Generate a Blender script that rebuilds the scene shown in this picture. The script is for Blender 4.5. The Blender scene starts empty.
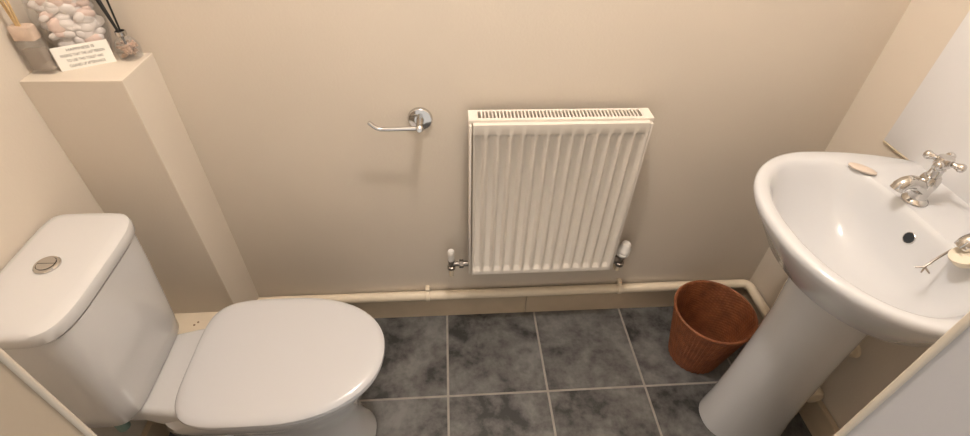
import bpy, bmesh, math, random
from mathutils import Vector, Matrix
random.seed(7)
C = bpy.context.scene.collection
S = bpy.context.scene
PI = math.pi

# ------------------------------------------------------------------ camera
cam_d = bpy.data.cameras.new('camera')
cam_d.sensor_width = 36.0
cam_d.lens = 488.0 / 970.0 * 36.0
cam_d.clip_start = 0.02
cam = bpy.data.objects.new('camera', cam_d)
C.objects.link(cam)
def calibrated_axes():
    # vanishing points of the room's depth and down directions give the camera's attitude
    dz = Vector((-18, 552, 488)).normalized()
    dy = Vector((-45, -433, 488))
    Z = -dz
    Y = (dy - Z * dy.dot(Z)).normalized()
    X = Y.cross(Z)
    return X, Y, Z
ax, ay, az = calibrated_axes()
m = Matrix(((ax.x, -ax.y, -ax.z, 0.0),
            (ay.x, -ay.y, -ay.z, 0.0),
            (az.x, -az.y, -az.z, 1.5),
            (0, 0, 0, 1)))
cam.matrix_world = m
S.camera = cam

# ------------------------------------------------------------------ light
w = bpy.data.worlds.new('hall_light')
S.world = w
w.use_nodes = True
bg = w.node_tree.nodes['Background']
bg.inputs[0].default_value = (1.0, 0.94, 0.87, 1)
bg.inputs[1].default_value = 0.60
ld = bpy.data.lights.new('ceiling_bulb', 'POINT')
ld.energy = 27.5
ld.color = (1.0, 0.915, 0.85)
ld.shadow_soft_size = 0.045
lo = bpy.data.objects.new('ceiling_bulb', ld)
lo.location = (0.11, 0.715, 2.28)
C.objects.link(lo)
S.view_settings.view_transform = 'Standard'
S.view_settings.look = 'None'
S.view_settings.gamma = 1.0
S.view_settings.use_curve_mapping = False
S.view_settings.exposure = 0.63

# ------------------------------------------------------------------ materials
MATS = {}
def mat(name, col, rough=0.5, metal=0.0, noise=0.0, nscale=8.0, bump=0.0, bscale=200.0, coat=0.0, trans=0.0, ior=1.45):
    if name in MATS: return MATS[name]
    mt = bpy.data.materials.new(name); mt.use_nodes = True
    nt = mt.node_tree; b = nt.nodes['Principled BSDF']
    b.inputs['Base Color'].default_value = (*col, 1)
    b.inputs['Roughness'].default_value = rough
    b.inputs['Metallic'].default_value = metal
    b.inputs['IOR'].default_value = ior
    b.inputs['Coat Weight'].default_value = coat
    b.inputs['Coat Roughness'].default_value = 0.05
    b.inputs['Transmission Weight'].default_value = trans
    tc = nt.nodes.new('ShaderNodeTexCoord')
    if noise:
        n = nt.nodes.new('ShaderNodeTexNoise'); n.inputs['Scale'].default_value = nscale
        n.inputs['Detail'].default_value = 5
        r = nt.nodes.new('ShaderNodeValToRGB')
        r.color_ramp.elements[0].position = 0.3; r.color_ramp.elements[1].position = 0.7
        r.color_ramp.elements[0].color = (*[c * (1 - noise) for c in col], 1)
        r.color_ramp.elements[1].color = (*[min(1, c * (1 + noise)) for c in col], 1)
        nt.links.new(tc.outputs['Object'], n.inputs['Vector'])
        nt.links.new(n.outputs['Fac'], r.inputs['Fac'])
        nt.links.new(r.outputs['Color'], b.inputs['Base Color'])
    if bump:
        n2 = nt.nodes.new('ShaderNodeTexNoise'); n2.inputs['Scale'].default_value = bscale
        n2.inputs['Detail'].default_value = 3
        bp = nt.nodes.new('ShaderNodeBump'); bp.inputs['Strength'].default_value = bump
        bp.inputs['Distance'].default_value = 0.002
        nt.links.new(tc.outputs['Object'], n2.inputs['Vector'])
        nt.links.new(n2.outputs['Fac'], bp.inputs['Height'])
        nt.links.new(bp.outputs['Normal'], b.inputs['Normal'])
    MATS[name] = mt
    return mt

WALL = mat('magnolia_paint', (0.63, 0.56, 0.47), 0.62, noise=0.02, nscale=3, bump=0.22, bscale=160)
CEIL = mat('ceiling_paint', (0.78, 0.74, 0.68), 0.8)
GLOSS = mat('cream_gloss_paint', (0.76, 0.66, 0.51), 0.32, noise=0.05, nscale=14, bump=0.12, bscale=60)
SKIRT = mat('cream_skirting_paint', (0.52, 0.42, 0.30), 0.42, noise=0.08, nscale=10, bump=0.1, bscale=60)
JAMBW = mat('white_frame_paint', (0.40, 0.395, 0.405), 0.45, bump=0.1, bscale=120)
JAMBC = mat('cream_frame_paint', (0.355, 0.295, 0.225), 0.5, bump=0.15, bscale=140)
BEAD = mat('frame_bead_paint', (0.50, 0.44, 0.36), 0.4)
CER = mat('white_ceramic', (0.59, 0.60, 0.615), 0.12, coat=0.5)
CERT = mat('toilet_ceramic', (0.58, 0.575, 0.57), 0.14, coat=0.4)
SEATP = mat('seat_plastic', (0.53, 0.53, 0.54), 0.22, coat=0.2)
RADW = mat('radiator_enamel', (0.71, 0.655, 0.58), 0.30)
SLOT_SHADE = mat('radiator_inside_shade', (0.02, 0.017, 0.014), 0.8)  # near-black stands in for the shade inside the grille slots
CHROME = mat('chrome', (0.62, 0.605, 0.585), 0.10, metal=1.0)
DULLM = mat('dull_metal', (0.27, 0.24, 0.21), 0.38, metal=0.9, noise=0.2, nscale=60)
CAPW = mat('white_plastic', (0.80, 0.77, 0.72), 0.35)
PANELW = mat('white_splashback', (0.74, 0.74, 0.75), 0.18, coat=0.3)
SEAL = mat('cream_sealant', (0.62, 0.52, 0.38), 0.5)
HOLE = mat('dark_hole', (0.02, 0.025, 0.03), 0.5)
GROUT = mat('pale_grout', (0.30, 0.275, 0.245), 0.8, noise=0.12, nscale=30)
RUBBER = mat('cream_rubber', (0.70, 0.64, 0.52), 0.4)
SOAP = mat('peach_soap', (0.62, 0.53, 0.45), 0.45)
def thin_glass(name, col, alpha, rough=0.04):
    mt = mat(name, col, rough); b_ = mt.node_tree.nodes['Principled BSDF']
    b_.inputs['Alpha'].default_value = alpha; b_.inputs['Specular IOR Level'].default_value = 1.0
    return mt
GLASS = thin_glass('clear_glass', (0.62, 0.58, 0.53), 0.13)
OIL = thin_glass('tea_coloured_oil', (0.40, 0.31, 0.23), 0.40)
WOODC = mat('pale_wood', (0.54, 0.42, 0.33), 0.6, noise=0.15, nscale=40)
REED = mat('reed_tan', (0.60, 0.42, 0.22), 0.7, noise=0.15, nscale=60)
REEDK = mat('reed_black', (0.018, 0.018, 0.018), 0.6)
SHELL = mat('pale_shell', (0.80, 0.75, 0.72), 0.5, noise=0.10, nscale=40)
PINK = mat('pink_shell', (0.76, 0.58, 0.51), 0.5, noise=0.12, nscale=40)
GEM = mat('brown_chips', (0.40, 0.24, 0.15), 0.35, noise=0.3, nscale=80)
CARD = mat('white_card', (0.85, 0.83, 0.77), 0.6)
INK = mat('black_ink', (0.03, 0.03, 0.03), 0.7)
STAIN = mat('brown_screw', (0.25, 0.15, 0.08), 0.6)
TEAL = mat('green_valve', (0.20, 0.30, 0.26), 0.4)

def tile_material():
    mt = bpy.data.materials.new('slate_tile'); mt.use_nodes = True
    nt = mt.node_tree; b = nt.nodes['Principled BSDF']; L = nt.links.new
    tc = nt.nodes.new('ShaderNodeTexCoord'); oi = nt.nodes.new('ShaderNodeObjectInfo')
    mul = nt.nodes.new('ShaderNodeVectorMath'); mul.operation = 'SCALE'; mul.inputs['Scale'].default_value = 40
    comb = nt.nodes.new('ShaderNodeCombineXYZ')
    L(oi.outputs['Random'], comb.inputs[0]); L(oi.outputs['Random'], comb.inputs[1]); L(oi.outputs['Random'], comb.inputs[2])
    L(comb.outputs[0], mul.inputs[0])
    add = nt.nodes.new('ShaderNodeVectorMath'); add.operation = 'ADD'
    L(tc.outputs['Object'], add.inputs[0]); L(mul.outputs[0], add.inputs[1])
    n1 = nt.nodes.new('ShaderNodeTexNoise'); n1.inputs['Scale'].default_value = 7; n1.inputs['Detail'].default_value = 6; n1.inputs['Roughness'].default_value = 0.6
    n1.inputs['Distortion'].default_value = 0.4
    n2 = nt.nodes.new('ShaderNodeTexNoise'); n2.inputs['Scale'].default_value = 26; n2.inputs['Detail'].default_value = 5; n2.inputs['Roughness'].default_value = 0.65
    L(add.outputs[0], n1.inputs['Vector']); L(add.outputs[0], n2.inputs['Vector'])
    mx = nt.nodes.new('ShaderNodeMix'); mx.inputs[0].default_value = 0.38
    L(n1.outputs['Fac'], mx.inputs[2]); L(n2.outputs['Fac'], mx.inputs[3])
    r = nt.nodes.new('ShaderNodeValToRGB')
    e = r.color_ramp.elements
    e[0].position = 0.39; e[0].color = (0.022, 0.022, 0.022, 1)
    e[1].position = 0.64; e[1].color = (0.175, 0.172, 0.165, 1)
    e2 = r.color_ramp.elements.new(0.47); e2.color = (0.078, 0.076, 0.073, 1)
    L(mx.outputs[0], r.inputs['Fac']); L(r.outputs['Color'], b.inputs['Base Color'])
    b.inputs['Roughness'].default_value = 0.42
    bp = nt.nodes.new('ShaderNodeBump'); bp.inputs['Strength'].default_value = 0.35; bp.inputs['Distance'].default_value = 0.003
    L(mx.outputs[0], bp.inputs['Height']); L(bp.outputs['Normal'], b.inputs['Normal'])
    return mt
TILE = tile_material()

def wicker_material():
    mt = bpy.data.materials.new('terracotta_wicker'); mt.use_nodes = True
    nt = mt.node_tree; b = nt.nodes['Principled BSDF']; L = nt.links.new
    tc = nt.nodes.new('ShaderNodeTexCoord')
    n = nt.nodes.new('ShaderNodeTexNoise'); n.inputs['Scale'].default_value = 30; n.inputs['Detail'].default_value = 4
    r = nt.nodes.new('ShaderNodeValToRGB')
    r.color_ramp.elements[0].position = 0.3; r.color_ramp.elements[0].color = (0.165, 0.050, 0.018, 1)
    r.color_ramp.elements[1].position = 0.75; r.color_ramp.elements[1].color = (0.30, 0.098, 0.034, 1)
    L(tc.outputs['Object'], n.inputs['Vector']); L(n.outputs['Fac'], r.inputs['Fac']); L(r.outputs['Color'], b.inputs['Base Color'])
    b.inputs['Roughness'].default_value = 0.55
    return mt
WICK = wicker_material()

# ------------------------------------------------------------------ mesh helpers
def link(name, bm, mt, parent=None, smooth=True, loc=None):
    bmesh.ops.recalc_face_normals(bm, faces=bm.faces)
    me = bpy.data.meshes.new(name); bm.to_mesh(me); bm.free()
    if smooth:
        me.shade_smooth()
        try: me.set_sharp_from_angle(angle=math.radians(38))
        except Exception: pass
    mts = mt if isinstance(mt, (list, tuple)) else [mt]
    for x in mts: me.materials.append(x)
    o = bpy.data.objects.new(name, me); C.objects.link(o)
    if parent is not None: o.parent = parent
    if loc is not None: o.location = loc
    return o
def thing(name, label, cat, group=None, kind=None, loc=(0, 0, 0)):
    o = bpy.data.objects.new(name, None); C.objects.link(o)
    o.empty_display_size = 0.05; o.location = loc
    tag(o, label, cat, group, kind); return o
def tag(o, label, cat, group=None, kind=None):
    o['label'] = label; o['category'] = cat
    if group: o['group'] = group
    if kind: o['kind'] = kind
    return o
def box(bm, x0, x1, y0, y1, z0, z1, bev=0.0, seg=2):
    r = bmesh.ops.create_cube(bm, size=1.0)
    vs = r['verts']
    for v in vs:
        v.co = Vector((x0 + (v.co.x + .5) * (x1 - x0), y0 + (v.co.y + .5) * (y1 - y0), z0 + (v.co.z + .5) * (z1 - z0)))
    if bev:
        es = list({e for v in vs for e in v.link_edges})
        bmesh.ops.bevel(bm, geom=es, offset=bev, segments=seg, profile=0.5, affect='EDGES')
    return bm
def bx(*a, **k): return box(bmesh.new(), *a, **k)
def loft(bm, rings, cap0=True, cap1=True, closed=True):
    vr = [[bm.verts.new(p) for p in r] for r in rings]
    n = len(rings[0])
    for a, b in zip(vr, vr[1:]):
        for i in range(n if closed else n - 1):
            j = (i + 1) % n
            bm.faces.new((a[i], a[j], b[j], b[i]))
    if cap0: bm.faces.new(vr[0])
    if cap1: bm.faces.new(list(reversed(vr[-1])))
    return bm
def frame_for(d):
    d = Vector(d).normalized()
    u = d.orthogonal().normalized(); v = d.cross(u)
    return d, u, v
def lathe(bm, prof, origin=(0, 0, 0), axis=(0, 0, 1), n=24, cap0=True, cap1=True):
    o = Vector(origin); d, u, v = frame_for(axis)
    rings = []
    for r, h in prof:
        rings.append([o + d * h + (u * math.cos(2 * PI * i / n) + v * math.sin(2 * PI * i / n)) * r for i in range(n)])
    return loft(bm, rings, cap0, cap1)
def tube(bm, pts, rad, n=12, caps=True):
    pts = [Vector(p) for p in pts]
    rads = rad if isinstance(rad, (list, tuple)) else [rad] * len(pts)
    t0 = (pts[1] - pts[0]).normalized(); u = t0.orthogonal().normalized()
    rings = []
    for i, p in enumerate(pts):
        if i == 0: t = pts[1] - pts[0]
        elif i == len(pts) - 1: t = pts[-1] - pts[-2]
        else: t = (pts[i + 1] - p).normalized() + (p - pts[i - 1]).normalized()
        t.normalize(); u = (u - t * u.dot(t)).normalized(); v = t.cross(u)
        rings.append([p + (u * math.cos(2 * PI * k / n) + v * math.sin(2 * PI * k / n)) * rads[i] for k in range(n)])
    return loft(bm, rings, caps, caps)
def round_path(pts, r, seg=6):
    pts = [Vector(p) for p in pts]; out = [pts[0]]
    for a, b, c in zip(pts, pts[1:], pts[2:]):
        d1 = (a - b).normalized(); d2 = (c - b).normalized()
        rr = min(r, (a - b).length * .45, (c - b).length * .45)
        p, q = b + d1 * rr, b + d2 * rr
        for k in range(seg + 1):
            t = k / seg
            out.append(p * (1 - t) ** 2 + b * 2 * t * (1 - t) + q * t * t)
    out.append(pts[-1]); return out
def oval(x0, y0, front, back, half, nf, nb, z, n=64, sgn=1, clampx=None, nhalf=None):
    """Plan outline: 'front' reach towards sgn*x, 'back' reach away, half width along y."""
    out = []
    for i in range(n):
        t = 2 * PI * (i + .5) / n
        c, s = math.cos(t), math.sin(t)
        a, e = (front, nf) if c > 0 else (back, nb)
        x = a * math.copysign(abs(c) ** (2 / e), c)
        y = half * math.copysign(abs(s) ** (2 / e), s)
        X = x0 + sgn * x
        if clampx is not None: X = min(X, clampx) if sgn < 0 else max(X, clampx)
        out.append(Vector((X, y0 + y, z)))
    return out

XL, XR, YB, YF, ZC = -0.893, 1.125, 1.16, 0.208, 2.36     # the room
DL, DR = -0.303, 0.397                                    # clear doorway

# ------------------------------------------------------------------ the setting
def struct(name, bm, mt, label, cat, parent=None, smooth=False):
    o = link(name, bm, mt, parent, smooth)
    if parent is None: tag(o, label, cat, kind='structure')
    return o
fl = struct('floor', bx(XL - .1, XR + .1, 0.0, YB + .1, -.08, -.0025), GROUT, 'floor of dark grey slate tiles with pale grout lines', 'floor')
px, gx = 0.331, 0.0037
xs = [-0.028 + px * k for k in range(-3, 5)]
ys = [1.148 - .0, 0.817, 0.486, 0.155, -0.01]
tile_cache = {}
for j in range(len(ys) - 1):
    for i in range(len(xs) - 1):
        x0, x1 = max(xs[i] + gx, XL), min(xs[i + 1] - gx, XR)
        y1, y0 = ys[j] - gx, max(ys[j + 1] + gx, 0.0)
        if x1 - x0 < .02 or y1 - y0 < .02: continue
        key = (round(x1 - x0, 4), round(y1 - y0, 4))
        if key not in tile_cache:
            t = link('tile', bx(-(x1 - x0) / 2, (x1 - x0) / 2, -(y1 - y0) / 2, (y1 - y0) / 2, -.008, 0, bev=.0016, seg=1), TILE, fl, False)
            tile_cache[key] = t
        else:
            t = tile_cache[key].copy(); C.objects.link(t)
        t.location = ((x0 + x1) / 2, (y0 + y1) / 2, 0)
struct('wall_back', bx(XL - .1, XR + .1, YB, YB + .1, -.08, ZC + .06), WALL, 'magnolia painted wall behind the radiator', 'wall')
struct('wall_left', bx(XL - .1, XL, 0.08, YB, -.08, ZC + .06), WALL, 'magnolia painted wall behind the toilet cistern', 'wall')
struct('wall_right', bx(XR, XR + .1, 0.08, YB, -.08, ZC + .06), WALL, 'magnolia painted wall behind the washbasin', 'wall')
bmf = bmesh.new()
box(bmf, XL, DL - .035, .08, YF, -.0025, ZC); box(bmf, DR + .035, XR, .08, YF, -.0025, ZC); box(bmf, DL - .035, DR + .035, .08, YF, 2.04, ZC)
struct('wall_front', bmf, WALL, 'wall with the doorway on the near side', 'wall')
struct('ceiling', bx(XL - .1, XR + .1, .08, YB + .1, ZC, ZC + .06), CEIL, 'plain white ceiling above the room', 'ceiling')

# doorway frame: lining with a bead along its room-side edge
dr = thing('door_1', 'painted door frame of the doorway, its jambs in both lower corners', 'door frame', kind='structure', loc=(0, .2, 0))
def dpart(name, mt, *a, **k):
    o = link(name, bx(*a, **k), mt, dr, True); o.location = (0, -.2, 0); return o
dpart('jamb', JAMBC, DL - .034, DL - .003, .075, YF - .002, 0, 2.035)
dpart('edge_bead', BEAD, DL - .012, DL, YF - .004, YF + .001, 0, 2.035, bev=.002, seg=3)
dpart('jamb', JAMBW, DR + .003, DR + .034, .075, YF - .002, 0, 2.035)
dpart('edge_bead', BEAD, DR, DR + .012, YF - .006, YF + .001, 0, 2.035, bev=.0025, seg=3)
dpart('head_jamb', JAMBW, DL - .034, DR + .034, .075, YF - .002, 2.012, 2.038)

# boxed-in pipe column in the back left corner and the low box at its foot
PX, PY, PZ = -0.687, 1.014, 1.016
struct('trim_1', bx(XL, PX, PY, YB, 0, PZ, bev=.0015, seg=2), WALL, 'boxed-in pipe column in the corner with ornaments on its top', 'boxed column')
lb = struct('trim_2', bx(XL, PX - .004, 0.80, PY, 0, .236, bev=.002), GLOSS, 'low cream pipe box at the foot of the corner column', 'pipe box')
for sx, sy in ((-.800, .965), (-.792, .975)):
    link('screw_head', lathe(bmesh.new(), [(.0032, 0), (.0032, .0012), (.001, .0018)], (sx, sy, .236), n=10), STAIN, lb)

# skirting boards
SH, ST = .106, .018
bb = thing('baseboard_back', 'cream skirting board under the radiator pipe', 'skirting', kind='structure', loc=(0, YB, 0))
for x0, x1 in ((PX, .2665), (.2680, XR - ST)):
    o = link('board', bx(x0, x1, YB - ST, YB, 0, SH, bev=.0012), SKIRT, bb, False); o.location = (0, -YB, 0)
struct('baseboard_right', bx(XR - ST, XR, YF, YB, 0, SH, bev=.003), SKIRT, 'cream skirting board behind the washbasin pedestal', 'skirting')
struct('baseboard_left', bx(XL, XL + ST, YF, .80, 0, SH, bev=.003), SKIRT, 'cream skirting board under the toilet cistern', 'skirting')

# glossy panel over the basin
sp = thing('splashback', 'glossy white splashback panel on the wall above the washbasin', 'splashback', loc=(XR, .7, .838))
def place(o, root):
    o.parent = root; o.location = -Vector(root.location); return o
place(link('panel', bx(XR - .008, XR, .225, 1.003, .842, 1.45, bev=.0015), PANELW), sp)
place(link('sealant', tube(bmesh.new(), [(XR - .004, .24, .8395), (XR - .004, 1.002, .8395)], .0045, 8), SEAL), sp)

# ------------------------------------------------------------------ toilet
TY = 0.715
to = thing('toilet', 'white close-coupled toilet with closed lid against the left wall', 'toilet', loc=(-.5, TY, 0))
def tp(name, bm, mt, parent=None, **k):
    o = link(name, bm, mt, **k)
    if parent is None: place(o, to)
    else: o.parent = parent
    return o
def crings(levels):
    # x0, front reach, back reach, half, nf, nb, z
    return [oval(x0, TY, f, b, h, nf, nb, z) for (x0, f, b, h, nf, nb, z) in levels]
cis = tp('cistern', loft(bmesh.new(), crings([
    (-.815, .060, .060, .120, 5, 6, .386), (-.815, .080, .068, .140, 5, 6, .389), (-.815, .088, .072, .149, 5, 6, .400),
    (-.812, .089, .076, .152, 5, 7, .45), (-.806, .092, .080, .156, 4.8, 7, .55), (-.800, .094, .084, .160, 4.6, 8, .65),
    (-.797, .095, .086, .163, 4.5, 8, .730)])), CERT)
cl = tp('cistern_lid', loft(bmesh.new(), crings([
    (-.797, .095, .088, .164, 4.4, 8, .734), (-.797, .098, .090, .168, 4.4, 8, .735), (-.797, .100, .092, .170, 4.4, 8, .738),
    (-.797, .100, .092, .170, 4.4, 8, .757), (-.797, .098, .091, .168, 4.4, 8, .763), (-.797, .091, .086, .162, 4.2, 8, .7675), (-.797, .076, .073, .148, 4, 8, .7700), (-.797, .04, .04, .09, 3.4, 6, .7712)])), CERT)
fb = tp('flush_button', lathe(bmesh.new(), [(.0215, 0), (.0235, .001), (.0235, .004), (.0215, .0065), (.0180, .0065), (.0172, .0045)], (-.797, TY, .7708), n=32), CHROME)
tmp = bmesh.new()
for s in (-1, 1):
    pts = [(-.797 + .0162 * math.cos(a), TY + s * (.0008 + .0162 * math.sin(a))) for a in [PI * k / 14 for k in range(15)]]
    loft(tmp, [[(x, y, .7740) for x, y in pts], [(x, y, .7783) for x, y in pts]])
o = link('button_plate', tmp, CHROME); o.parent = fb
# pan: foot, waist, flaring bowl and rear platform
bm = bmesh.new()
loft(bm, [oval(-.46, TY, f, b, h, nf, nb, z) for (f, b, h, nf, nb, z) in [
    (.205, .300, .108, 2.4, 6, 0.0), (.210, .304, .112, 2.4, 6, .004), (.205, .300, .108, 2.4, 6, .02), (.188, .296, .100, 2.3, 6, .06),
    (.178, .292, .096, 2.2, 6, .13), (.185, .290, .100, 2.2, 6, .20), (.215, .285, .126, 2.1, 5, .28), (.245, .26, .156, 2.1, 4, .345),
    (.262, .20, .170, 2.1, 3, .385), (.265, .190, .172, 2.1, 3, .398), (.258, .184, .166, 2.1, 3, .404)]])
tp('pan', bm, CERT)
bm = bmesh.new()
def slab(x, zb, zt, h):
    r = .016; pts = []
    for cx_, cz, a0 in ((h - r, zt - r, 0), (-h + r, zt - r, PI / 2), (-h + r, zb + r, PI), (h - r, zb + r, 1.5 * PI)):
        for k in range(6):
            a = a0 + PI / 2 * k / 5
            pts.append((x, TY + cx_ + r * math.cos(a), cz + r * math.sin(a)))
    return pts
loft(bm, [slab(-.865, .345, .388, .105), slab(-.74, .335, .392, .110), (slab(-.66, .315, .396, .125)), slab(-.60, .30, .398, .145), slab(-.55, .29, .398, .150)])
tp('platform', bm, CERT)
def seat_ring(grow, z, xb=0.0):
    out = []
    for p in oval(-.435, TY, .255 + grow, .212 + grow * .6 + xb, .179 + grow, 2.15, 4.6, z): out.append(p)
    return out
tp('seat', loft(bmesh.new(), [seat_ring(-.014, .404), seat_ring(-.005, .405), seat_ring(-.002, .409), seat_ring(-.002, .414), seat_ring(-.006, .4165)]), SEATP)
tp('seat_lid', loft(bmesh.new(), [seat_ring(-.006, .418), seat_ring(0, .4195), seat_ring(.002, .423), seat_ring(.001, .430), seat_ring(-.004, .4345), seat_ring(-.014, .4372), seat_ring(-.035, .439), seat_ring(-.08, .4405), seat_ring(-.13, .441)]), SEATP)
for s in (-1, 1):
    tp('hinge', lathe(bmesh.new(), [(.013, 0), (.014, .002), (.014, .014), (.010, .0165)], (-.622, TY + s * .078, .397), n=20), CAPW)
tp('coupling_nut', lathe(bmesh.new(), [(.024, 0), (.030, .003), (.030, .018), (.024, .022)], (-.815, TY, .374), n=8), TEAL)
tp('inlet_valve', lathe(bmesh.new(), [(.010, 0), (.014, .002), (.014, .03), (.010, .034), (.010, .10)], (-.815, TY - .10, .300), n=12), TEAL)

# ------------------------------------------------------------------ washbasin
BY = 0.683
ba = thing('washbasin', 'white ceramic washbasin with pedestal under the splashback', 'washbasin', loc=(.9, BY, 0))
def bp_(name, bm, mt, parent=None, **k):
    o = link(name, bm, mt, **k)
    if parent is None: place(o, ba)
    else: o.parent = parent
    return o
BZ = .846
def outer(k, z, dx=0, clamp=None, back=1.0, e=2.15):
    out = []
    for p in oval(.881 + dx, BY, .228 * k, .42 * (k if k < 1 else 1) * back, .273 * k, e, 2.0, z, n=96, sgn=-1):
        p.x = min(p.x, XR - .0015 if clamp is None else clamp); out.append(p)
    return out
def inner(f, b, h, z, x0=.846, nb=3.4):
    return oval(x0, BY, f, b, h, 2.15, nb, z, n=96, sgn=-1)
rings = [outer(.30, .660, .03, .99), outer(.42, .664, .03, 1.02), outer(.60, .683, .025, 1.07), outer(.78, .725, .016, 1.10), outer(.90, .783, .008), outer(.96, .810, .002), outer(.987, .826),
         outer(.998, .833), outer(.996, .841), outer(.985, BZ - .0005), outer(.965, BZ + .0015)]
ins = [(.166, .136, .238, BZ - .0005), (.160, .132, .232, BZ - .004), (.154, .128, .225, BZ - .012), (.146, .124, .212, .815), (.134, .117, .192, .778), (.112, .104, .160, .742), (.084, .080, .118, .712), (.05, .046, .062, .694), (.021, .021, .021, .688)]
rings += [inner(*q) for q in ins]
bas = bp_('basin', loft(bmesh.new(), rings), CER)
bp_('waste', lathe(bmesh.new(), [(.020, 0), (.021, .0015), (.017, .003), (.014, .001)], (.846, BY, .6883), n=24), CHROME)
ofx, ofz = .9675, .804
ov = bp_('overflow', lathe(bmesh.new(), [(.0130, -.004), (.0130, .002), (.0118, .0028), (.0112, .0022)], (ofx + .0005, BY, ofz), axis=(-.96, 0, .28), n=24), CHROME)
o = link('overflow_hole', lathe(bmesh.new(), [(.0112, .0023), (.0112, .0027)], (ofx + .0005, BY, ofz), axis=(-.96, 0, .28), n=24), HOLE); o.parent = ov
def ped(x0, f, b, h, z): return oval(x0, BY + .012, f, b, h, 2.3, 3.5, z, n=48, sgn=-1)
bp_('pedestal', loft(bmesh.new(), [ped(.915, .133, .10, .088, 0), ped(.915, .137, .105, .092, .004), ped(.915, .135, .103, .090, .03), ped(.915, .126, .10, .084, .10), ped(.915, .118, .10, .079, .22),
     ped(.915, .111, .10, .077, .38), ped(.915, .109, .10, .078, .52), ped(.913, .112, .10, .084, .62), ped(.910, .116, .11, .090, .66), ped(.908, .118, .11, .094, .682)]), CER)

def pillar_tap(y, name, label, turn):
    t = thing(name, label, 'tap', 'chrome pillar taps on the washbasin', loc=(1.008, y, BZ))
    q = lambda n_, b_, m_, p_=None: link(n_, b_, m_, p_ or t)
    q('base_flange', lathe(bmesh.new(), [(.024, .0), (.0255, .002), (.024, .006), (.018, .010), (.015, .013)], n=28), CHROME)
    q('body', lathe(bmesh.new(), [(.0175, .008), (.0165, .02), (.0175, .034), (.0190, .044), (.0190, .058), (.016, .066), (.0125, .067), (.0115, .082), (.013, .084), (.013, .090), (.008, .094)], n=28), CHROME)
    sp_ = [(-.004, 0, .034), (-.026, 0, .049), (-.041, 0, .052), (-.053, 0, .048), (-.060, 0, .039), (-.063, 0, .032)]
    q('spout', tube(bmesh.new(), round_path(sp_, .02, 4), [.0165] * 3 + [.0145] * (len(round_path(sp_, .02, 4)) - 6) + [.0135, .0135, .0130], 18), CHROME)
    h = q('cross_handle', lathe(bmesh.new(), [(.012, .090), (.0155, .094), (.0165, .104), (.014, .112), (.006, .115)], n=24), CHROME)
    for k in range(4):
        a = turn + k * PI / 2; d = Vector((math.cos(a), math.sin(a), 0))
        q('handle_arm', lathe(bmesh.new(), [(.0062, .010), (.0058, .018), (.0072, .024), (.0092, .027), (.0092, .032), (.0065, .036), (.002, .0375)], (0, 0, .103), axis=d, n=14), CHROME, h)
    return t
pillar_tap(.757, 'basin_tap', 'chrome cross-head tap on the washbasin, beside the soap sliver', .55)
pillar_tap(.582, 'basin_tap', 'chrome cross-head tap on the washbasin, cut off by the right edge', .3)

# soap sliver, plug and its chain stay
sb = bmesh.new()
loft(sb, [oval(0, 0, .030 * k, .030 * k, .013 * k, 2.3, 2.3, z, n=28) for k, z in ((.8, 0), (1, .002), (1, .005), (.8, .0075), (.4, .0085))])
so = tag(link('soap_sliver', sb, SOAP), 'thin peach sliver of soap on the washbasin rim', 'soap')
so.location = (.962, .868, BZ + .0018); so.rotation_euler = (0, 0, math.radians(-48))
pl = thing('basin_plug', 'cream rubber plug with bent wire stay beside the cut-off tap', 'plug', loc=(.954, .566, BZ))
o = link('stopper', lathe(bmesh.new(), [(.016, 0), (.0185, .002), (.020, .012), (.024, .014), (.024, .019), (.008, .021), (.005, .024)], n=28), RUBBER, pl)
o.rotation_euler = (math.radians(-10), math.radians(-28), 0); o.location = (.004, .0, .008)
o.name = 'stopper'
wr = link('wire_stay', tube(bmesh.new(), round_path([(.018, .02, .014), (.004, .032, .012), (-.025, .024, -.006), (-.044, .018, -.022)], .02, 5), .0022, 8), DULLM, pl)
for dx_, dy_ in ((-.012, .006), (-.010, -.008), (.004, -.012)):
    link('claw', tube(bmesh.new(), [(-.043, .018, -.022), (-.043 + dx_, .018 + dy_, -.028)], [.0022, .0014], 8), DULLM, wr)

# ------------------------------------------------------------------ radiator
ra = thing('radiator', 'white fluted panel radiator hung on the back wall', 'radiator', loc=(.29, YB, .30))
def rp(name, bm, mt, parent=None, **k):
    o = link(name, bm, mt, **k)
    if parent is None: place(o, ra)
    else: o.parent = parent
    return o
RX0, RX1, RZ0, RZ1, RYF, RYB = .050, .521, .305, .870, 1.066, 1.132
bm = bmesh.new()
nfl = 14; pitch = .0324; fx0 = (RX0 + RX1) / 2 + .001 - pitch * (nfl - 1) / 2
def groove(u):
    d = abs(u)
    if d < .0062: return 1.0
    if d > .0160: return 0.0
    t = (d - .0062) / .0098
    return .5 + .5 * math.cos(PI * t)
px0, px1, pz0, pz1 = RX0 + .010, RX1 - .004, RZ0 + .004, RZ1 - .006
cols = [px0]
for k in range(nfl):
    c = fx0 + k * pitch
    for d in (-.0160, -.0135, -.011, -.0085, -.0072, -.0062, 0, .0062, .0072, .0085, .011, .0135): cols.append(c + d)
cols += [fx0 + (nfl - 1) * pitch + .0158, px1]
rowz = [(pz0, 0), (pz0 + .016, 0), (pz0 + .0165, .03), (pz0 + .0285, .97), (pz0 + .0290, 1), (.5 * (pz0 + pz1), 1), (pz1 - .0390, 1), (pz1 - .0385, .97), (pz1 - .0285, .03), (pz1 - .028, 0), (pz1, 0)]
def gx_(x):
    u = (x - fx0) / pitch; k = min(max(round(u), 0), nfl - 1); return groove(x - fx0 - k * pitch)
V = [[bm.verts.new((x, RYF + .0095 * gx_(x) * e, z)) for x in cols] for z, e in rowz]
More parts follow.
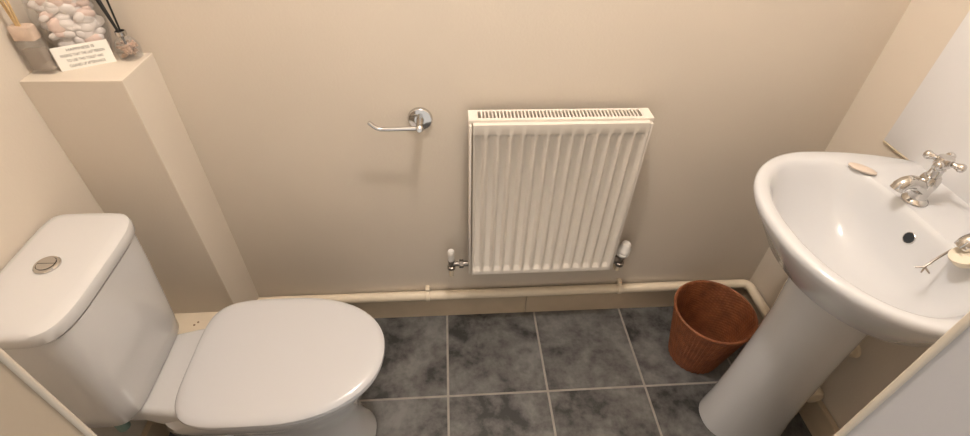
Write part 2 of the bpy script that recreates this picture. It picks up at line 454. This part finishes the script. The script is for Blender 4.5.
for a, b in zip(V, V[1:]):
    for i in range(len(cols) - 1): bm.faces.new((a[i], a[i + 1], b[i + 1], b[i]))
# folded edge of the pressed panel
edge = V[0][:] + [r[-1] for r in V[1:]] + list(reversed(V[-1][:-1])) + [r[0] for r in reversed(V[1:-1])]
back = [bm.verts.new((v.co.x, RYF + .014, v.co.z)) for v in edge]
for i in range(len(edge)):
    j = (i + 1) % len(edge); bm.faces.new((edge[i], edge[j], back[j], back[i]))
rp('front_panel', bm, RADW)
for x0, x1 in ((RX0, RX0 + .006), (RX1 - .001, RX1 + .005)):
    rp('side_panel', bx(x0, x1, RYF + .004, RYB, RZ0 + .004, RZ1 - .010, bev=.001), RADW)
rp('convector_shade', bx(RX0 + .02, RX1 - .02, RYF + .016, RYB - .006, RZ0 + .02, RZ1 - .024), SLOT_SHADE)  # convector as a plain block, the slots' shade put into its colour
bm = bmesh.new()
cx0, cx1 = RX0 - .001, RX1 + .008
y0, y1 = RYF + .0145, RYB + .002
sy0, sy1 = y0 + .011, y1 - .008
zt0 = RZ1 - .004
box(bm, cx0, cx1, y0, sy0, zt0, RZ1); box(bm, cx0, cx1, sy1, y1, zt0, RZ1)
box(bm, cx0, cx0 + .024, sy0, sy1, zt0, RZ1); box(bm, cx1 - .028, cx1, sy0, sy1, zt0, RZ1)
ns = 45; a, b = cx0 + .024, cx1 - .028; st = (b - a) / ns
for k in range(1, ns): box(bm, a + k * st - st * .19, a + k * st + st * .19, sy0, sy1, zt0, RZ1)
box(bm, cx0, cx1, y0, y0 + .002, RZ1 - .008, zt0); box(bm, cx0, cx0 + .002, y0 + .002, y1, RZ1 - .008, zt0); box(bm, cx1 - .002, cx1, y0 + .002, y1, RZ1 - .008, zt0)
rp('top_grille', bm, RADW, smooth=False)
# valves
VY, VZ = 1.102, .325
lv = rp('lockshield_valve', bmesh.new(), DULLM)
lvm = bmesh.new()
lathe(lvm, [(.010, 0), (.013, .002), (.013, .012), (.0095, .014), (.0095, .034), (.011, .036), (.011, .044)], (-.006, VY, VZ - .022), n=14)
tube(lvm, [(-.006, VY, VZ), (.034, VY, VZ)], .008, 12)
lathe(lvm, [(.0135, 0), (.0145, .001), (.0145, .013), (.0135, .014)], (.020, VY, VZ), axis=(1, 0, 0), n=6)
tube(lvm, [(.03, VY, VZ), (.054, VY, VZ)], .0095, 12)
lvm.to_mesh(lv.data); lvm.free(); lv.data.shade_smooth(); lv.data.set_sharp_from_angle(angle=.6)
rp('valve_cap', lathe(bmesh.new(), [(.0105, .0), (.0110, .004), (.0100, .030), (.0108, .032), (.0108, .042), (.0085, .046)], (-.006, VY, VZ + .016), n=18), CAPW, lv).location = (0, 0, 0)
tv = bmesh.new(); TX = .562
lathe(tv, [(.011, 0), (.0145, .002), (.0145, .014), (.0105, .016), (.0105, .036), (.0135, .038), (.0135, .050)], (TX, VY, VZ - .032), n=14)
tube(tv, [(TX, VY, VZ - .004), (RX1, VY, VZ - .004)], .0095, 12)
lathe(tv, [(.0150, 0), (.0150, .012)], (TX - .026, VY, VZ - .004), axis=(1, 0, 0), n=6)
trv = rp('thermostatic_valve', tv, DULLM)
hd = rp('valve_head', lathe(bmesh.new(), [(.015, 0), (.0205, .003), (.0215, .010), (.0185, .013), (.0185, .016), (.0215, .019), (.0205, .032), (.0160, .038), (.0160, .048), (.012, .054), (.004, .055)], (TX, VY, VZ + .018), axis=(.10, 0, 1), n=22), CAPW, trv)
for x in (-.006, TX):
    rp('tail_pipe', tube(bmesh.new(), round_path([(x, VY, VZ - .02), (x, VY, VZ - .062), (x, YB - .0005, VZ - .066)], .016, 5), .0075, 12), GLOSS)

# ------------------------------------------------------------------ skirting pipe
PR = .0170; PYc = YB - PR - .005; PZc = .126; PXc = XR - PR - .005
pp = thing('heating_pipe', 'cream painted heating pipe running along the top of the skirting', 'pipe', loc=(.2, PYc, PZc))
path = round_path([(PX + .004, PYc, PZc), (PXc, PYc, PZc), (PXc, .70, PZc)], .03, 8)
o = link('pipe_run', tube(bmesh.new(), path, PR, 16), GLOSS); place(o, pp)
for x in (-.094, .607):
    bm = bmesh.new()
    lathe(bm, [(PR + .0015, -.007), (PR + .0035, -.006), (PR + .0035, .006), (PR + .0015, .007)], (x, PYc, PZc), axis=(1, 0, 0), n=18)
    box(bm, x - .007, x + .007, PYc - .002, YB, PZc + .004, PZc + .032, bev=.002)
    o = link('pipe_clip', bm, GLOSS); place(o, pp)
bm = bmesh.new()
lathe(bm, [(PR + .001, -.022), (PR + .010, -.020), (PR + .013, -.004), (PR + .013, .012), (PR + .008, .020), (.01, .024)], (PXc - .008, .700, PZc - .006), axis=(0, -1, 0), n=20)
o = link('pipe_elbow', bm, GLOSS); place(o, pp)
o = link('waste_pipe', tube(bmesh.new(), round_path([(1.03, BY + .03, .69), (1.03, BY + .03, .335), (XR - .001, BY + .03, .335)], .03, 6), .014, 14), GLOSS); place(o, ba)
c_ = link('wall_collar', lathe(bmesh.new(), [(.022, 0), (.026, .002), (.024, .010), (.016, .014)], (XR - .0005, BY + .03, .335), axis=(-1, 0, 0), n=20), GLOSS); c_.parent = o

# ------------------------------------------------------------------ toilet roll holder
th = thing('toilet_roll_holder', 'empty chrome toilet roll holder on the back wall', 'roll holder', loc=(-.077, YB, .834))
link('wall_plate', lathe(bmesh.new(), [(.030, 0), (.033, .002), (.033, .007), (.030, .011), (.020, .013), (.012, .0135)], axis=(0, -1, 0), n=36), CHROME, th)
link('post', lathe(bmesh.new(), [(.0105, .010), (.0095, .02), (.0095, .05), (.010, .058), (.006, .063)], axis=(0, -1, 0), n=20), CHROME, th)
link('roll_bar', tube(bmesh.new(), round_path([(.002, -.054, 0), (-.107, -.054, -.001), (-.128, -.054, .020)], .018, 6), .0056, 12), CHROME, th)

# ------------------------------------------------------------------ wicker bin
WX, WY, WH, R0, R1 = .845, .932, .243, .083, .126
wb = thing('wicker_bin', 'terracotta woven wicker waste bin between pedestal and radiator', 'waste bin', loc=(WX, WY, 0))
bm = bmesh.new()
nst, rows = 56, 44; N = nst * 4; M = rows * 3
def wall_ring(off, z, k, amp):
    f = z / WH; r = R0 + (R1 - R0) * f + off; out = []
    row = z / WH * rows
    for i in range(N):
        a = 2 * PI * i / N
        s = math.sin(a * nst / 2 + PI * math.floor(row)); env = abs(math.sin(PI * row)) ** .5
        rr = r + amp * s * env
        out.append((rr * math.cos(a), rr * math.sin(a), z))
    return out
zs = [WH * (j + .5) / M for j in range(M)]
loft(bm, [wall_ring(0, z, 0, .0018) for z in zs] + [wall_ring(-.005, z, 0, .0018) for z in reversed(zs)] , False, False)
link('woven_wall', bm, WICK, wb)
link('rim', (lambda b: tube(b, [(R1 * math.cos(2 * PI * k / 64), R1 * math.sin(2 * PI * k / 64), WH) for k in range(65)], .0042, 8))(bmesh.new()), WICK, wb)
link('base', lathe(bmesh.new(), [(R0 - .002, .001), (R0 - .001, .006), (R0 - .006, .008)], n=40), WICK, wb)

# ------------------------------------------------------------------ ornaments on the column top
def shell_profile(prof, thick):
    return prof + [(max(r - thick, .001), h + (thick if i == 0 else 0)) for i, (r, h) in reversed(list(enumerate(prof)))]
# rectangular reed diffuser
rd = thing('reed_diffuser', 'square glass reed diffuser with wooden collar and tan reeds', 'diffuser', loc=(-.860, 1.058, PZ))
def rrect(hx, hy, z, r=.005):
    out = []
    for cx_, cy_, a0 in ((hx - r, hy - r, 0), (-hx + r, hy - r, PI / 2), (-hx + r, -hy + r, PI), (hx - r, -hy + r, 1.5 * PI)):
        for k in range(5):
            a = a0 + PI / 2 * k / 4; out.append((cx_ + r * math.cos(a), cy_ + r * math.sin(a), z))
    return out
link('bottle', loft(bmesh.new(), [rrect(.021, .011, 0), rrect(.024, .014, .002), rrect(.024, .014, .066), rrect(.022, .012, .072),
     rrect(.019, .009, .071), rrect(.021, .011, .064), rrect(.021, .011, .008), rrect(.018, .009, .007)]), GLASS, rd)
link('oil', loft(bmesh.new(), [rrect(.0205, .0105, .0085), rrect(.0205, .0105, .050)]), OIL, rd)
link('collar', loft(bmesh.new(), [rrect(.021, .0125, .0725), rrect(.021, .0125, .098), rrect(.019, .011, .100)]), WOODC, rd)
for k, (dx_, dy_) in enumerate(((-.014, .0), (.004, -.008), (.012, .0), (-.006, .004), (.008, .004), (.016, -.006))):
    link('reed', tube(bmesh.new(), [(dx_ * .25, dy_ * .15 - .004, .098), (dx_, dy_, .235)], .0018, 6), REED, rd)
# black reed diffuser
bd = thing('reed_diffuser', 'small round glass diffuser with black reeds at the column edge', 'diffuser', loc=(-.718, 1.130, PZ))
prof = [(.020, 0), (.0245, .003), (.0265, .016), (.0255, .030), (.019, .042), (.0095, .048), (.0085, .056), (.010, .058)]
link('bottle', lathe(bmesh.new(), shell_profile(prof, .0022), n=32, cap1=True), GLASS, bd)
bm = bmesh.new()
for k in range(60):
    a = random.random() * 2 * PI; r = .0175 * math.sqrt(random.random()); z = .008 + .026 * random.random()
    s = random.uniform(.004, .0065)
    q = bmesh.ops.create_icosphere(bm, subdivisions=1, radius=s)
    for v in q['verts']: v.co = Vector((v.co.x * random.uniform(.7, 1.2) + r * math.cos(a), v.co.y * random.uniform(.7, 1.2) + r * math.sin(a), v.co.z * .8 + z))
o = link('brown_chips', bm, GEM, bd); o['kind'] = 'stuff'
link('neck_collar', lathe(bmesh.new(), [(.0105, .052), (.0115, .053), (.0115, .061), (.0095, .062), (.0088, .052)], n=24), CHROME, bd)
for dx_, dy_ in ((-.030, -.006), (-.034, -.002), (-.026, .004), (-.022, -.01), (-.030, .008), (.004, .004), (-.038, .004)):
    link('reed', tube(bmesh.new(), [(-dx_ * .12, -dy_ * .2, .02), (dx_ * .15, dy_ * .15, .062), (dx_, dy_, .215)], .0021, 6), REEDK, bd)
# oval glass jar of shells, its broad side towards the card
jx, jy = -.800, 1.119
jr = thing('glass_jar', 'large oval glass jar holding pale shells behind the card', 'jar', loc=(jx, jy, PZ))
jturn = math.atan2(.053, .088); jr.rotation_euler = (0, 0, jturn)
JD = .44
jp = [(.036, 0), (.042, .003), (.052, .030), (.062, .065), (.066, .105), (.061, .145), (.052, .175), (.048, .190), (.052, .196)]
bm = lathe(bmesh.new(), shell_profile(jp, .0025), n=40)
for v in bm.verts: v.co.y *= JD
link('glass_wall', bm, GLASS, jr)
bm = bmesh.new(); bm2 = bmesh.new()
def jar_r(z):
    for (r0, h0), (r1, h1) in zip(jp, jp[1:]):
        if h0 <= z <= h1: return r0 + (r1 - r0) * (z - h0) / (h1 - h0)
    return .05
for k in range(230):
    z = .016 + .135 * random.random(); s = random.uniform(.011, .019)
    rs = s * .5
    a = random.random() * 2 * PI; q_ = math.sqrt(random.random())
    rx, ry = (jar_r(z) - .004 - s) * q_, max((jar_r(z) * JD - .004 - s * .55) * q_, .002)
    tgt = bm2 if random.random() < .2 else bm
    q = bmesh.ops.create_icosphere(tgt, subdivisions=2, radius=s)
    rot = Matrix.Rotation(random.uniform(-.9, .9), 3, 'Y') @ Matrix.Rotation(random.uniform(-.35, .35), 3, 'X')
    sc = Vector((1.0, random.uniform(.40, .55), random.uniform(.5, .8)))
    for v in q['verts']:
        c = rot @ Vector((v.co.x * sc.x, v.co.y * sc.y, v.co.z * sc.z))
        v.co = c + Vector((rx * math.cos(a), ry * math.sin(a), z))
for b_, m_, n_ in ((bm, SHELL, 'pale_shells'), (bm2, PINK, 'pink_shells')):
    sh = link(n_, b_, m_, jr); sh['kind'] = 'stuff'

# small card with four lines of capitals, leaning back on the jar
A, B = Vector((-.831, 1.058, PZ)), Vector((-.743, 1.111, PZ))
ux = (B - A).normalized(); cw = (B - A).length; ch = .050
nrm = Vector((ux.y, -ux.x, 0))                      # towards the viewer
lean = math.radians(3)
uy = (Vector((0, 0, 1)) * math.cos(lean) - nrm * math.sin(lean)).normalized()
uz = ux.cross(uy).normalized()
cd = thing('message_card', 'small white card with four lines of black capitals on the column', 'card', loc=A)
cd.rotation_euler = Matrix((ux, uy, uz)).transposed().to_euler()
link('card', bx(0, cw, 0, ch, -.0016, 0, bev=.0004, seg=1), CARD, cd, False)
for k, (txt, wd) in enumerate((('HAPPINESS IS', .050), ('FINDING THAT THE LAST PERSON', .080), ('TO USE THIS TOILET HAS', .066), ('CLEANED UP AFTERWARDS', .066))):
    cu = bpy.data.curves.new('lettering', 'FONT'); cu.body = txt; cu.size = .0082; cu.align_x = 'CENTER'; cu.align_y = 'CENTER'; cu.offset = 0.0
    to_ = bpy.data.objects.new('lettering_source', cu); C.objects.link(to_)
    dg = bpy.context.evaluated_depsgraph_get(); dg.update()
    me = bpy.data.meshes.new_from_object(to_.evaluated_get(dg))
    C.objects.unlink(to_); bpy.data.objects.remove(to_)
    xsz = [v.co.x for v in me.vertices]; f = wd / (max(xsz) - min(xsz)) if xsz else 1
    for v in me.vertices: v.co.x *= f
    me.materials.clear(); me.materials.append(INK)
    lt = bpy.data.objects.new('lettering', me); C.objects.link(lt); lt.parent = cd
    lt.location = (cw * .5, ch - .0085 - k * .0110, .0003)
